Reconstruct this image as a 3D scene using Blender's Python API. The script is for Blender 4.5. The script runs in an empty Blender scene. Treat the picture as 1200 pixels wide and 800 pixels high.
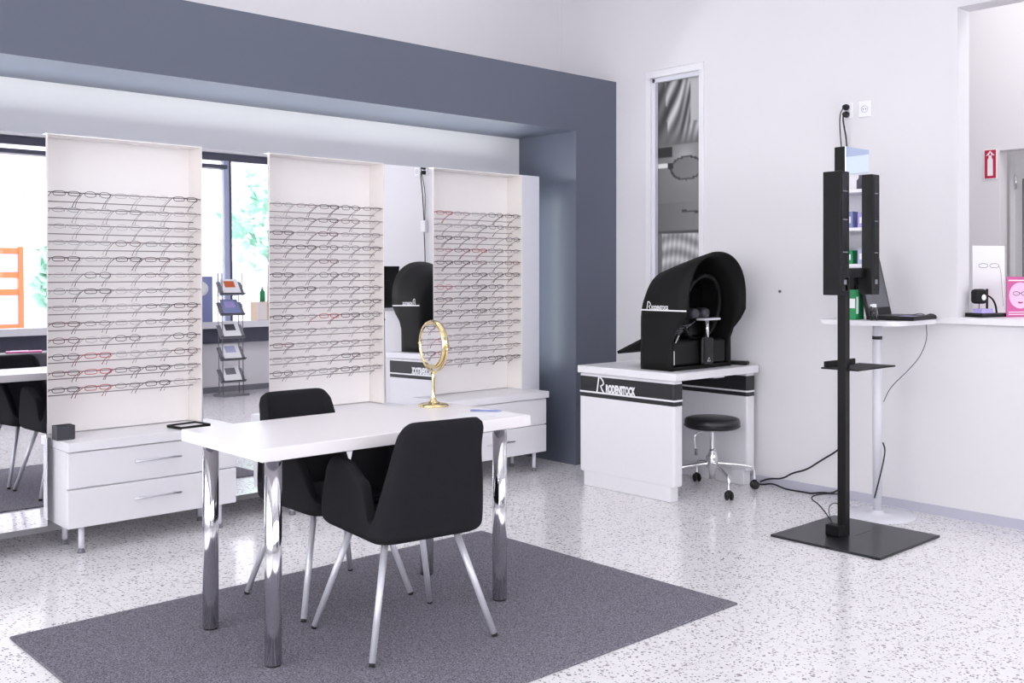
import bpy, bmesh, math, random
from mathutils import Vector, Matrix
PI = math.pi
rnd = random.Random(7)
scene = bpy.context.scene
C = scene.collection

# ------------------------------------------------------------------ materials
def srgb(r, g, b):
    def f(c):
        c /= 255.0
        return c / 12.92 if c <= 0.04045 else ((c + 0.055) / 1.055) ** 2.4
    return (f(r), f(g), f(b), 1.0)

def mat(name, col, rough=0.5, metal=0.0, noise=0.0, nscale=40.0, bump=0.0, bscale=200.0, spec=0.5, coat=0.0):
    m = bpy.data.materials.new(name); m.use_nodes = True
    nt = m.node_tree; b = nt.nodes['Principled BSDF']
    b.inputs['Roughness'].default_value = rough
    b.inputs['Metallic'].default_value = metal
    b.inputs['Specular IOR Level'].default_value = spec
    b.inputs['Coat Weight'].default_value = coat
    tc = nt.nodes.new('ShaderNodeTexCoord')
    n = nt.nodes.new('ShaderNodeTexNoise'); n.inputs['Scale'].default_value = nscale; n.inputs['Detail'].default_value = 3
    nt.links.new(tc.outputs['Object'], n.inputs['Vector'])
    mx = nt.nodes.new('ShaderNodeMix'); mx.data_type = 'RGBA'
    k = max(noise, 0.01)
    mx.inputs[6].default_value = tuple(c * (1 - k) for c in col[:3]) + (1,)
    mx.inputs[7].default_value = tuple(min(1, c * (1 + k)) for c in col[:3]) + (1,)
    nt.links.new(n.outputs['Fac'], mx.inputs[0])
    nt.links.new(mx.outputs[2], b.inputs['Base Color'])
    if bump:
        n2 = nt.nodes.new('ShaderNodeTexNoise'); n2.inputs['Scale'].default_value = bscale
        nt.links.new(tc.outputs['Object'], n2.inputs['Vector'])
        bp = nt.nodes.new('ShaderNodeBump'); bp.inputs['Strength'].default_value = bump; bp.inputs['Distance'].default_value = 0.004
        nt.links.new(n2.outputs['Fac'], bp.inputs['Height'])
        nt.links.new(bp.outputs['Normal'], b.inputs['Normal'])
    return m

M = {}
M['wall'] = mat('wall_paint', srgb(226, 224, 227), 0.6, noise=0.01, nscale=3)
M['ceiling'] = mat('ceiling_paint', srgb(238, 238, 240), 0.8)
M['grey'] = mat('grey_frame_paint', srgb(92, 97, 112), 0.42, noise=0.03, nscale=90)
M['white'] = mat('white_laminate', srgb(232, 231, 235), 0.3)
M['tabletop'] = mat('table_laminate', srgb(234, 230, 232), 0.28)
M['niche'] = mat('opal_panel', srgb(246, 242, 240), 0.22)
M['niche_side'] = mat('warm_side_panel', srgb(240, 234, 230), 0.4)
M['plinth'] = mat('grey_vinyl', srgb(186, 186, 200), 0.5)
M['fabric'] = mat('charcoal_felt', srgb(30, 30, 34), 0.92, noise=0.35, nscale=260, bump=0.5, bscale=500, spec=0.2)
M['chrome'] = mat('chrome', (0.86, 0.86, 0.88, 1), 0.12, 1.0)
M['alu'] = mat('satin_aluminium', (0.62, 0.62, 0.66, 1), 0.28, 1.0)
M['silverpaint'] = mat('silver_paint', srgb(205, 205, 214), 0.32, 0.3)
M['rubber'] = mat('black_rubber', srgb(20, 20, 22), 0.6)
M['black'] = mat('black_plastic', srgb(11, 11, 12), 0.5, noise=0.1, nscale=120, spec=0.3)
M['blackgloss'] = mat('gloss_black', srgb(9, 9, 12), 0.2, spec=0.4)
M['hood'] = mat('hood_black', srgb(15, 15, 15), 0.65, noise=0.25, nscale=300, spec=0.25)
M['darkgrey'] = mat('dark_grey', srgb(62, 62, 70), 0.4)
M['midgrey'] = mat('mid_grey', srgb(120, 120, 128), 0.4)
M['leather'] = mat('black_vinyl', srgb(24, 23, 28), 0.35)
M['mirror'] = mat('mirror_silver', (0.93, 0.93, 0.95, 1), 0.0, 1.0)
M['gold'] = mat('polished_brass', (0.83, 0.68, 0.38, 1), 0.12, 1.0)
M['band'] = mat('band_vinyl', srgb(30, 32, 36), 0.4)
M['decal'] = mat('white_decal', srgb(240, 240, 242), 0.4)
M['rod'] = mat('steel_rod', (0.26, 0.21, 0.22, 1), 0.35, 0.6)
M['steelplate'] = mat('black_steel', srgb(40, 41, 46), 0.32, 0.4)
M['dispwhite'] = mat('powder_white', srgb(222, 222, 230), 0.35)
M['cable'] = mat('black_cable', srgb(20, 20, 22), 0.5)
M['greycable'] = mat('grey_cable', srgb(90, 90, 96), 0.5)
M['red'] = mat('sign_red', srgb(190, 30, 70), 0.5)
M['orange'] = mat('orange_paint', srgb(205, 95, 50), 0.5)
M['lavender'] = mat('pale_lavender', srgb(176, 178, 210), 0.5)
M['green'] = mat('green_print', srgb(20, 140, 80), 0.5)
M['leaf'] = mat('leaf_green', srgb(176, 214, 198), 0.6, noise=0.3, nscale=8)
M['bark'] = mat('bark', srgb(120, 110, 100), 0.8, noise=0.3)
M['card'] = mat('cardboard', srgb(214, 190, 165), 0.7)
M['pink'] = mat('pink_print', srgb(200, 90, 150), 0.5)
M['palepink'] = mat('pale_pink', srgb(232, 190, 220), 0.5)
M['lips'] = mat('lip_red', srgb(200, 80, 110), 0.5)
M['facade'] = mat('pale_facade', srgb(225, 226, 232), 0.8, noise=0.05, nscale=2)
M['paneglass'] = mat('far_window', srgb(150, 156, 180), 0.3)
M['pavement'] = mat('pavement', srgb(220, 220, 224), 0.8, noise=0.06, nscale=3)
M['doorgrey'] = mat('door_grey', srgb(205, 206, 206), 0.5)
M['framedark'] = mat('window_frame_dark', srgb(72, 74, 92), 0.4)
M['framepale'] = mat('window_frame_pale', srgb(170, 178, 205), 0.4)
M['blue'] = mat('blue_print', srgb(130, 140, 185), 0.5)
M['screen'] = mat('laptop_screen', srgb(96, 98, 106), 0.25)
M['purple'] = mat('violet_print', srgb(170, 160, 215), 0.5)

def lens_mat():
    m = bpy.data.materials.new('clear_lens'); m.use_nodes = True
    nt = m.node_tree; nt.nodes.clear()
    o = nt.nodes.new('ShaderNodeOutputMaterial'); t = nt.nodes.new('ShaderNodeBsdfTransparent')
    g = nt.nodes.new('ShaderNodeBsdfGlossy'); g.inputs['Roughness'].default_value = 0.02
    f = nt.nodes.new('ShaderNodeFresnel'); f.inputs['IOR'].default_value = 1.3
    t.inputs['Color'].default_value = (0.97, 0.97, 0.98, 1)
    mx = nt.nodes.new('ShaderNodeMixShader')
    nt.links.new(f.outputs[0], mx.inputs[0]); nt.links.new(t.outputs[0], mx.inputs[1]); nt.links.new(g.outputs[0], mx.inputs[2])
    nt.links.new(mx.outputs[0], o.inputs[0])
    return m
M['lens'] = lens_mat()

def floor_mat():
    m = bpy.data.materials.new('terrazzo'); m.use_nodes = True
    nt = m.node_tree; N = nt.nodes; L = nt.links; b = N['Principled BSDF']
    b.inputs['Roughness'].default_value = 0.16
    tc = N.new('ShaderNodeTexCoord')
    cur = None
    def rgbmix(fac, a, c):
        mx = N.new('ShaderNodeMix'); mx.data_type = 'RGBA'
        L.new(fac, mx.inputs[0])
        if isinstance(a, tuple): mx.inputs[6].default_value = a
        else: L.new(a, mx.inputs[6])
        if isinstance(c, tuple): mx.inputs[7].default_value = c
        else: L.new(c, mx.inputs[7])
        return mx.outputs[2]
    def mth(op, a, v):
        n = N.new('ShaderNodeMath'); n.operation = op; L.new(a, n.inputs[0])
        if isinstance(v, (int, float)): n.inputs[1].default_value = v
        else: L.new(v, n.inputs[1])
        return n.outputs[0]
    n0 = N.new('ShaderNodeTexNoise'); n0.inputs['Scale'].default_value = 25; L.new(tc.outputs['Object'], n0.inputs['Vector'])
    cur = rgbmix(n0.outputs['Fac'], srgb(222, 219, 221), srgb(240, 238, 240))
    for sc, th, dens, lo, hi in ((58, 0.34, 0.26, srgb(120, 116, 120), srgb(185, 174, 176)),
                                 (105, 0.36, 0.36, srgb(90, 86, 92), srgb(190, 178, 180)),
                                 (32, 0.26, 0.20, srgb(150, 142, 148), srgb(200, 194, 200))):
        v = N.new('ShaderNodeTexVoronoi'); v.inputs['Scale'].default_value = sc; L.new(tc.outputs['Object'], v.inputs['Vector'])
        v.inputs['Randomness'].default_value = 1
        sep = N.new('ShaderNodeSeparateColor'); L.new(v.outputs['Color'], sep.inputs[0])
        inside = mth('LESS_THAN', v.outputs['Distance'], th)
        pick = mth('LESS_THAN', sep.outputs[0], dens)
        fac = mth('MULTIPLY', inside, pick)
        chip = rgbmix(sep.outputs[1], lo, hi)
        cur = rgbmix(fac, cur, chip)
    # joints between the cast tiles
    sx = N.new('ShaderNodeSeparateXYZ'); L.new(tc.outputs['Object'], sx.inputs[0])
    j = None
    for k, off in ((0, -1.15), (1, -0.1)):
        a = mth('ADD', sx.outputs[k], off + 40); a = mth('DIVIDE', a, 0.4); a = mth('FRACT', a, 0)
        a = mth('LESS_THAN', a, 0.006)
        j = a if j is None else mth('MAXIMUM', j, a)
    j = mth('MULTIPLY', j, 0.45)
    cur = rgbmix(j, cur, srgb(150, 145, 150))
    L.new(cur, b.inputs['Base Color'])
    return m
M['floor'] = floor_mat()

def rug_mat():
    m = bpy.data.materials.new('rug_pile'); m.use_nodes = True
    nt = m.node_tree; N = nt.nodes; L = nt.links; b = N['Principled BSDF']
    b.inputs['Roughness'].default_value = 0.95; b.inputs['Specular IOR Level'].default_value = 0.1
    tc = N.new('ShaderNodeTexCoord')
    v = N.new('ShaderNodeTexNoise'); v.inputs['Scale'].default_value = 190; v.inputs['Detail'].default_value = 4; v.inputs['Roughness'].default_value = 0.75
    L.new(tc.outputs['Object'], v.inputs['Vector'])
    r = N.new('ShaderNodeValToRGB'); r.color_ramp.elements[0].position = 0.36; r.color_ramp.elements[1].position = 0.66
    r.color_ramp.elements[0].color = srgb(62, 61, 68); r.color_ramp.elements[1].color = srgb(160, 156, 168)
    L.new(v.outputs['Fac'], r.inputs[0]); L.new(r.outputs[0], b.inputs['Base Color'])
    bp = N.new('ShaderNodeBump'); bp.inputs['Strength'].default_value = 0.6; bp.inputs['Distance'].default_value = 0.006
    L.new(v.outputs['Fac'], bp.inputs['Height']); L.new(bp.outputs[0], b.inputs['Normal'])
    return m
M['rug'] = rug_mat()

# ------------------------------------------------------------------ mesh helpers
def nb(): return bmesh.new()

def box(bm, x0, x1, y0, y1, z0, z1, rot=None, piv=None):
    vs = [Vector((x, y, z)) for x in (x0, x1) for y in (y0, y1) for z in (z0, z1)]
    if rot is not None:
        p = Vector(piv) if piv else Vector(((x0+x1)/2, (y0+y1)/2, (z0+z1)/2))
        vs = [rot @ (v - p) + p for v in vs]
    v = [bm.verts.new(q) for q in vs]
    for f in ((0,1,3,2),(4,6,7,5),(0,4,5,1),(2,3,7,6),(0,2,6,4),(1,5,7,3)):
        bm.faces.new([v[i] for i in f])
    return bm

def bbox(bm, x0, x1, y0, y1, z0, z1, r=0.003, seg=2, rot=None, piv=None):
    """box with rounded edges"""
    t = nb(); box(t, x0, x1, y0, y1, z0, z1)
    bmesh.ops.bevel(t, geom=list(t.edges), offset=r, segments=seg, affect='EDGES', profile=0.5)
    if rot is not None:
        p = Vector(piv) if piv else Vector(((x0+x1)/2, (y0+y1)/2, (z0+z1)/2))
        for v in t.verts: v.co = rot @ (v.co - p) + p
    me = bpy.data.meshes.new('t'); t.to_mesh(me); t.free(); bm.from_mesh(me); bpy.data.meshes.remove(me)
    return bm

def tube(bm, pts, r, n=10, closed=False, cap=True):
    pts = [Vector(p) for p in pts]
    m = len(pts); rs = r if isinstance(r, (list, tuple)) else [r]*m
    rings = []
    up = None
    for i, p in enumerate(pts):
        if closed: d = pts[(i+1) % m] - pts[i-1]
        else: d = pts[min(i+1, m-1)] - pts[max(i-1, 0)]
        d.normalize()
        if up is None:
            up = Vector((0,0,1)) if abs(d.z) < 0.9 else Vector((1,0,0))
        s = d.cross(up)
        if s.length < 1e-5: s = d.cross(Vector((0,1,0)))
        s.normalize(); up = s.cross(d).normalized()
        rings.append([bm.verts.new(p + rs[i]*(math.cos(2*PI*k/n)*s + math.sin(2*PI*k/n)*up)) for k in range(n)])
    for i in range(m if closed else m-1):
        a, b = rings[i], rings[(i+1) % m]
        for k in range(n):
            f = bm.faces.new((a[k], b[k], b[(k+1)%n], a[(k+1)%n])); f.smooth = True
    if cap and not closed:
        bm.faces.new(rings[0]); bm.faces.new(rings[-1][::-1])
    return bm

def lathe(bm, prof, c=(0,0,0), n=32, rot=None):
    """prof: list of (radius, z)"""
    c = Vector(c); rings = []
    for r, z in prof:
        if r < 1e-6:
            p = Vector((0,0,z)); p = rot @ p if rot is not None else p
            rings.append([bm.verts.new(c + p)])
        else:
            ring = []
            for k in range(n):
                p = Vector((r*math.cos(2*PI*k/n), r*math.sin(2*PI*k/n), z))
                if rot is not None: p = rot @ p
                ring.append(bm.verts.new(c + p))
            rings.append(ring)
    for a, b in zip(rings, rings[1:]):
        for k in range(n):
            if len(a) == 1 and len(b) == 1: continue
            if len(a) == 1: f = bm.faces.new((a[0], b[(k+1)%n], b[k]))
            elif len(b) == 1: f = bm.faces.new((a[k], a[(k+1)%n], b[0]))
            else: f = bm.faces.new((a[k], a[(k+1)%n], b[(k+1)%n], b[k]))
            f.smooth = True
    return bm

def prism(bm, poly, fn0, fn1):
    """extrude outline: fn0/fn1 map (u,v) to 3D on both ends"""
    a = [bm.verts.new(fn0(*p)) for p in poly]; b = [bm.verts.new(fn1(*p)) for p in poly]
    n = len(poly)
    bm.faces.new(a); bm.faces.new(b[::-1])
    for k in range(n): bm.faces.new((a[k], b[k], b[(k+1)%n], a[(k+1)%n]))
    return bm

def smoothpath(pts, it=2):
    pts = [Vector(p) for p in pts]
    for _ in range(it):
        q = [pts[0]]
        for a, b in zip(pts, pts[1:]):
            q.append(a*0.75 + b*0.25); q.append(a*0.25 + b*0.75)
        q.append(pts[-1]); pts = q
    return pts

def obj(name, bm, m, parent=None, loc=None, autosmooth=False):
    me = bpy.data.meshes.new(name)
    bmesh.ops.recalc_face_normals(bm, faces=list(bm.faces))
    bm.to_mesh(me); bm.free()
    me.materials.append(M[m] if isinstance(m, str) else m)
    o = bpy.data.objects.new(name, me); C.objects.link(o)
    if parent: o.parent = parent
    if loc: o.location = loc
    return o

def thing(name, label, cat, loc=(0,0,0), rz=0, group=None):
    o = bpy.data.objects.new(name, None); C.objects.link(o)
    o.empty_display_size = 0.05
    o.location = loc; o.rotation_euler = (0,0,rz)
    o['label'] = label; o['category'] = cat
    if group: o['group'] = group
    return o
def tag(o, label, cat, group=None):
    o['label'] = label; o['category'] = cat
    if group: o['group'] = group
    return o
def struct(name, bm, m, parent=None):
    o = obj(name, bm, m, parent)
    if not parent: o['kind'] = 'structure'
    return o
def dup(root, loc, rz, label, group=None, rot=None):
    r = root.copy(); C.objects.link(r); r.location = loc; r.rotation_euler = rot if rot else (0,0,rz)
    r['label'] = label
    if group: r['group'] = group
    for ch in list(root.children):
        c = ch.copy(); C.objects.link(c); c.parent = r
        for g in list(ch.children):
            d = g.copy(); C.objects.link(d); d.parent = c
    return r
def text_bm(s, size, sx=1.0, bold=0.0, ext=0.0):
    cu = bpy.data.curves.new('t', 'FONT'); cu.body = s; cu.size = size; cu.offset = bold; cu.extrude = ext; cu.resolution_u = 3
    o = bpy.data.objects.new('t', cu); C.objects.link(o)
    me = o.to_mesh(); bm = nb(); bm.from_mesh(me); o.to_mesh_clear()
    bpy.data.objects.remove(o); bpy.data.curves.remove(cu)
    for v in bm.verts: v.co.x *= sx
    return bm
RX = lambda a: Matrix.Rotation(a, 3, 'X')
RY = lambda a: Matrix.Rotation(a, 3, 'Y')
RZ = lambda a: Matrix.Rotation(a, 3, 'Z')

# ------------------------------------------------------------------ camera
cam = bpy.data.cameras.new('camera'); co = bpy.data.objects.new('camera', cam); C.objects.link(co)
cam.sensor_width = 36; cam.lens = 36.0; cam.shift_y = -80/1200
A = math.atan2(1305, 1200)
co.location = (0, 0, 1.30); co.rotation_euler = (PI/2, 0, A - PI/2)
cam.clip_start = 0.05; cam.clip_end = 200
scene.camera = co

# ------------------------------------------------------------------ room
XR = 5.42; YB = 5.375; YW = -1.70; XF = 7.20; HC = 3.60
b = nb(); box(b, -1.6, 9.2, YW-0.25, YB+0.15, -0.1, 0); struct('floor', b, 'floor')
b = nb(); box(b, -1.6, 9.2, YW-0.25, YB+0.15, HC, HC+0.1); struct('ceiling', b, 'ceiling')
b = nb(); box(b, -1.6, 7.35, YB, YB+0.15, 0, HC); struct('wall_back', b, 'wall')
b = nb(); box(b, -1.6, -1.45, YW, YB, 0, 0.35); box(b, -1.6, -1.45, YW, YB, 3.2, HC); box(b, -1.6, -1.45, 4.9, YB, 0.35, 3.2); box(b, -1.6, -1.45, YW, YW+0.3, 0.35, 3.2)
struct('wall_left', b, 'wall')
b = nb()
for y in (-0.2, 1.5, 3.2): box(b, -1.57, -1.48, y, y+0.06, 0.35, 3.2)
w2 = struct('window_added', b, 'framepale')  # unseen side glazing, added so daylight reaches the right wall evenly
b = nb(); box(b, -1.53, -1.522, YW+0.3, 4.9, 0.35, 3.2); obj('glass_pane', b, 'lens', w2)
# right partition with recess for the portrait and the open counter hatch
T = 0.14
b = nb()
box(b, XR, XR+T, 4.535, YB, 0, HC)
box(b, XR, XR+T, 4.05, 4.535, 0, 1.05); box(b, XR, XR+T, 4.05, 4.535, 2.675, HC)
box(b, XR+0.075, XR+T, 4.05, 4.535, 1.05, 2.675)
box(b, XR, XR+T, 2.40, 4.05, 0, HC)
box(b, XR, XR+T, 0.75, 2.40, 0, 1.03); box(b, XR, XR+T, 0.75, 2.40, 2.71, HC)
box(b, XR, XR+T, 0.60, 0.75, 0, HC)
struct('wall_right', b, 'wall')
b = nb(); box(b, XR-0.012, XR, 0.60, YB, 0, 0.05); struct('baseboard_right', b, 'plinth')
# room behind the hatch
b = nb()
box(b, XF, XF+0.12, 2.90, YB, 0, HC); box(b, XF, XF+0.12, 2.02, 2.90, 2.14, HC); box(b, XF, XF+0.12, YW, 2.02, 0, HC)
struct('wall_far', b, 'wall')
b = nb(); box(b, XF+0.12, 9.2, 3.6, 3.7, 0, HC); box(b, XF+0.12, 9.2, 1.2, 1.3, 0, HC); box(b, 9.1, 9.2, 1.3, 3.6, 0, HC)
struct('wall_corridor', b, 'wall')
d1 = nb(); bbox(d1, 7.34, 8.14, 2.85, 2.89, 0.01, 2.12, 0.003); d1 = struct('door_1', d1, 'doorgrey')
p = nb()
for z0, z1 in ((0.25, 0.95), (1.1, 1.95)):
    for a in ((7.46, 7.47, z0, z1), (8.01, 8.02, z0, z1), (7.46, 8.02, z0, z0+0.01), (7.46, 8.02, z1, z1+0.01)):
        box(p, a[0], a[1], 2.843, 2.851, a[2], a[3])
obj('panel_moulding', p, 'midgrey', d1)
h = nb(); tube(h, [(7.335, 2.845, 1.98), (7.335, 2.845, 1.88)], 0.009); obj('hinge', h, 'alu', d1)
h = nb(); tube(h, [(8.06, 2.85, 1.02), (8.06, 2.80, 1.02), (7.95, 2.80, 1.02)], 0.008); obj('door_handle', h, 'alu', d1)

# grey portal frame around the display recess
b = nb()
box(b, 0.1, XR, 4.81, YB, 2.262, 2.645)
box(b, 5.012, XR, 4.81, YB, 0, 2.262)
box(b, 0.1, 0.5, 4.81, YB, 0, 2.262)
struct('trim_1', b, 'grey')

# display wall: end panel + backing board
b = nb(); bbox(b, 4.69, 4.85, 5.0, 5.30, 0.12, 1.957, 0.002); struct('trim_2', b, 'dispwhite')
b = nb(); bbox(b, 0.6, 4.688, 5.165, 5.30, 0.12, 1.955, 0.002); struct('trim_3', b, 'dispwhite')

# ------------------------------------------------------------------ window side (seen in the mirrors)
b = nb()
box(b, -1.6, 7.35, YW-0.2, YW, 0, 0.60); box(b, -1.6, 7.35, YW-0.2, YW, 2.95, HC)
for x0, x1 in ((-1.6, -1.2), (7.1, 7.35)): box(b, x0, x1, YW-0.2, YW, 0.60, 2.95)
struct('wall_front', b, 'wall')
b = nb(); box(b, -1.4, 7.19, YW, YW+0.012, 0, 0.07); struct('baseboard_front', b, 'midgrey')
b = nb(); box(b, -1.2, 7.1, YW-0.12, YW-0.06, 0.60, 0.79); box(b, -1.2, 7.1, YW-0.12, YW-0.06, 2.86, 2.95)
w1 = struct('window_1', b, 'framedark')
b = nb()
for x in (0.2, 1.6, 3.0, 4.45, 5.97): box(b, x, x+0.07, YW-0.12, YW-0.04, 0.79, 2.86)
obj('mullion', b, 'framepale', w1)
b = nb()
for x in (0.2, 1.6, 3.0, 4.45, 5.97): box(b, x+0.07, x+0.095, YW-0.12, YW-0.03, 0.79, 2.86)
obj('mullion_edge', b, 'framedark', w1)
b = nb(); box(b, -1.2, 7.1, YW-0.09, YW-0.082, 0.79, 2.86); obj('glass_pane', b, 'lens', w1)
b = nb(); bbox(b, -1.2, 5.95, YW-0.05, YW+0.10, 2.74, 2.79, 0.004)
tag(obj('blind_rail', b, 'framedark'), 'dark horizontal blind rail along the top of the shop window', 'rail')
b = nb(); bbox(b, -1.2, 7.1, YW-0.05, YW+0.22, 0.79, 0.87, 0.004)
wl = obj('window_ledge', b, 'white'); tag(wl, 'long white display ledge under the shop window, reflected in the mirrors', 'ledge')
b = nb(); box(b, -1.2, 7.1, YW+0.0, YW+0.10, 0.61, 0.79); obj('fascia', b, 'framedark', wl)

# exterior
b = nb(); box(b, -60, 60, -70, YW-0.25, -0.25, -0.1); box(b, -60, -1.6, YW-0.25, 60, -0.25, -0.1); struct('ground', b, 'pavement')
def building(x0, x1, y, h, lab, nx, nz):
    t = thing('building', lab, 'building', ((x0+x1)/2, y, -0.1))
    w = (x1-x0)/2; b = nb(); box(b, -w, w, -4, 0, 0, h); obj('facade', b, 'facade', t)
    b = nb(); box(b, -w-0.2, w+0.2, -4.2, 0.25, h, h+0.25); obj('roof_edge', b, 'framepale', t)
    for i in range(nx):
        for k in range(nz):
            x = -w + (i+0.5)*2*w/nx; z = 1.2 + k*(h-1.2)/nz
            b = nb(); box(b, x-0.45, x+0.45, -0.02, 0.04, z, z+1.3); o = obj('window_frame', b, 'dispwhite', t)
            b = nb(); box(b, x-0.38, x-0.02, 0.03, 0.05, z+0.07, z+1.23); box(b, x+0.02, x+0.38, 0.03, 0.05, z+0.07, z+1.23); obj('pane', b, 'paneglass', o)
building(2, 11.5, -24, 6.5, 'pale two storey building across the street, left of the plain mirror reflection', 5, 2)
building(13, 24, -22, 9, 'taller pale building across the street reflected in the middle mirror', 5, 3)
def tree(x, y, h, r, lab):
    t = thing('tree', lab, 'tree', (x, y, -0.1), group='trees across the street')
    b = nb(); tube(b, [(0,0,0),(0.05,0,h*0.5),(0,0.05,h*0.8)], [0.14,0.1,0.05], 8); obj('trunk', b, 'bark', t)
    b = nb(); rr = random.Random(int(x*10))
    for i in range(420):
        u = Vector((rr.gauss(0,1), rr.gauss(0,1), rr.gauss(0,1))).normalized()*r*rr.uniform(0.4,1)
        p = Vector((u.x, u.y, h*0.72+u.z*1.15)); s = rr.uniform(0.1,0.22)
        a = Vector((rr.uniform(-1,1), rr.uniform(-1,1), rr.uniform(-1,1))).normalized(); c = a.cross(Vector((0.3,0.5,0.8))).normalized()
        b.faces.new([b.verts.new(p+s*q) for q in (a, c, -a, -c)])
    obj('foliage', b, 'leaf', t)
tree(13.2, -13.5, 4.6, 1.3, 'pale green tree across the street, beside the tall building')
tree(7.3, -11.0, 2.4, 0.75, 'small pale green tree behind the orange frame')
tree(11.2, -15.5, 3.0, 0.9, 'low green tree nearest the tall building corner')
# orange stall frame and street lamp
t = thing('stall_frame', 'orange metal stall frame standing outside the shop window', 'stall', (5.07, -8.0, -0.1))
for x in (-1.2, 0.42):
    b = nb(); box(b, x-0.04, x+0.04, -0.04, 0.04, 0, 2.15); obj('post', b, 'orange', t)
for z in (0.82, 1.40, 1.68, 2.08):
    b = nb(); box(b, -1.16, 0.38, -0.03, 0.03, z-0.05, z+0.05); obj('rail', b, 'orange', t)
for z0, z1 in ((0.87, 1.35), (1.73, 2.03)):
    b = nb(); box(b, -1.16, 0.38, -0.015, 0.015, z0, z1); obj('infill_panel', b, 'lavender', t)
t = thing('street_lamp', 'tall white street lamp with an oval grey head outside the window', 'lamp', (5.75, -8.6, -0.1))
b = nb(); tube(b, [(0,0,0),(0,0,3.1)], [0.05,0.035], 10); obj('pole', b, 'facade', t)
b = nb(); lathe(b, [(0,-0.12),(0.18,-0.09),(0.26,0),(0.18,0.09),(0,0.12)], (0,0,3.2), 20); obj('lamp_head', b, 'lavender', t)

t = thing('round_sign', 'round white sign with a pink dot leaning in front of the orange frame', 'sign', (4.75, -7.8, -0.1))
b = nb(); lathe(b, [(0,-0.02),(0.28,-0.02),(0.30,0),(0.28,0.02),(0,0.02)], (0,0,0.85), 32, RX(PI/2)); obj('disc', b, 'decal', t)
b = nb(); lathe(b, [(0,0.022),(0.13,0.022),(0.13,0.028),(0,0.028)], (0,0,0.9), 24, RX(-PI/2)); obj('dot', b, 'pink', t)
b = nb(); tube(b, [(0,0,0),(0,0,0.58)], 0.025, 10); obj('post', b, 'lavender', t)

# things on the window side
t = thing('magazine_rack', 'grey wire magazine rack with tilted shelves, reflected in the middle mirror', 'rack', (5.76, -1.20, 0))
b = nb(); bbox(b, -0.17, 0.17, -0.13, 0.13, 0, 0.025, 0.006); obj('base', b, 'midgrey', t)
for sx in (-0.13, 0.13):
    for sy in (-0.05, 0.05):
        b = nb(); tube(b, [(sx, sy, 0.02), (sx, sy, 1.45)], 0.006, 8); obj('upright', b, 'midgrey', t)
shelfz = [0.24, 0.50, 0.76, 1.03, 1.27]
for k, z in enumerate(shelfz):
    b = nb(); bbox(b, -0.16, 0.16, -0.09, 0.10, z-0.006, z+0.006, 0.003, rot=RX(-0.95), piv=(0, 0, z))
    sh = obj('shelf', b, 'midgrey', t)
    b = nb(); tube(b, [(-0.16, 0.078, z-0.06), (0.16, 0.078, z-0.06)], 0.007, 8); obj('lip', b, 'darkgrey', sh)
mags = ['white leaflet', 'grey magazine', 'white catalogue with a dark photo', 'violet magazine', 'red and white magazine']
mcol = ['decal', 'decal', 'decal', 'blue', 'decal']
for k, z in enumerate(shelfz):
    m = thing('magazine', '%s on the %s shelf of the wire rack' % (mags[k], ['lowest', 'second lowest', 'middle', 'second highest', 'top'][k]), 'magazine', (5.76, -1.20, 0), group='magazines in the wire rack')
    R = RX(-0.95)
    b = nb(); box(b, -0.11, 0.11, -0.12, 0.08, z+0.009, z+0.019, R, (0, 0, z)); obj('cover', b, mcol[k], m)
    b = nb(); box(b, -0.07, 0.06, -0.09, 0.0, z+0.019, z+0.0205, R, (0, 0, z)); obj('cover_picture', b, ['midgrey', 'lavender', 'darkgrey', 'purple', 'orange'][k], m)
b = nb(); bbox(b, 6.30, 6.55, YW-0.02, YW+0.16, 0.87, 1.10, 0.003); o = obj('carton', b, 'card'); tag(o, 'beige cardboard carton on the window ledge', 'box')
b = nb(); box(b, 6.30, 6.43, YW+0.16, YW+0.163, 0.875, 1.095); obj('side_label', b, 'niche_side', o)
t = thing('bottle', 'small green bottle on top of the beige carton', 'bottle', (6.42, YW+0.07, 1.10))
b = nb(); lathe(b, [(0,0),(0.035,0),(0.035,0.12),(0.015,0.15),(0.015,0.165)], n=16); obj('body', b, 'green', t)
b = nb(); lathe(b, [(0.018,0.165),(0.018,0.19),(0,0.19)], n=16); obj('cap', b, 'dispwhite', t)
t = thing('poster', 'blue and white poster leaning on the window ledge behind the magazine rack', 'poster', (5.62, YW+0.08, 0.87))
b = nb(); box(b, -0.16, 0.12, -0.008, 0.008, 0, 0.55); obj('sheet', b, 'blue', t)
b = nb(); lathe(b, [(0,0),(0.085,0),(0.085,0.004),(0,0.004)], (-0.02,0.008,0.40), 24, RX(-PI/2)); obj('printed_circle', b, 'decal', t)
t = thing('window_sticker', 'pale round letter sticker on the shop window glass', 'sticker', (5.45, YW-0.07, 1.95))
b = nb(); tube(b, [(0.17*math.cos(a*PI/16), 0, 0.24*math.sin(a*PI/16)) for a in range(32)], 0.03, 6, closed=True)
for v in b.verts: v.co.y *= 0.1
obj('letter', b, 'lavender', t)
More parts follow.
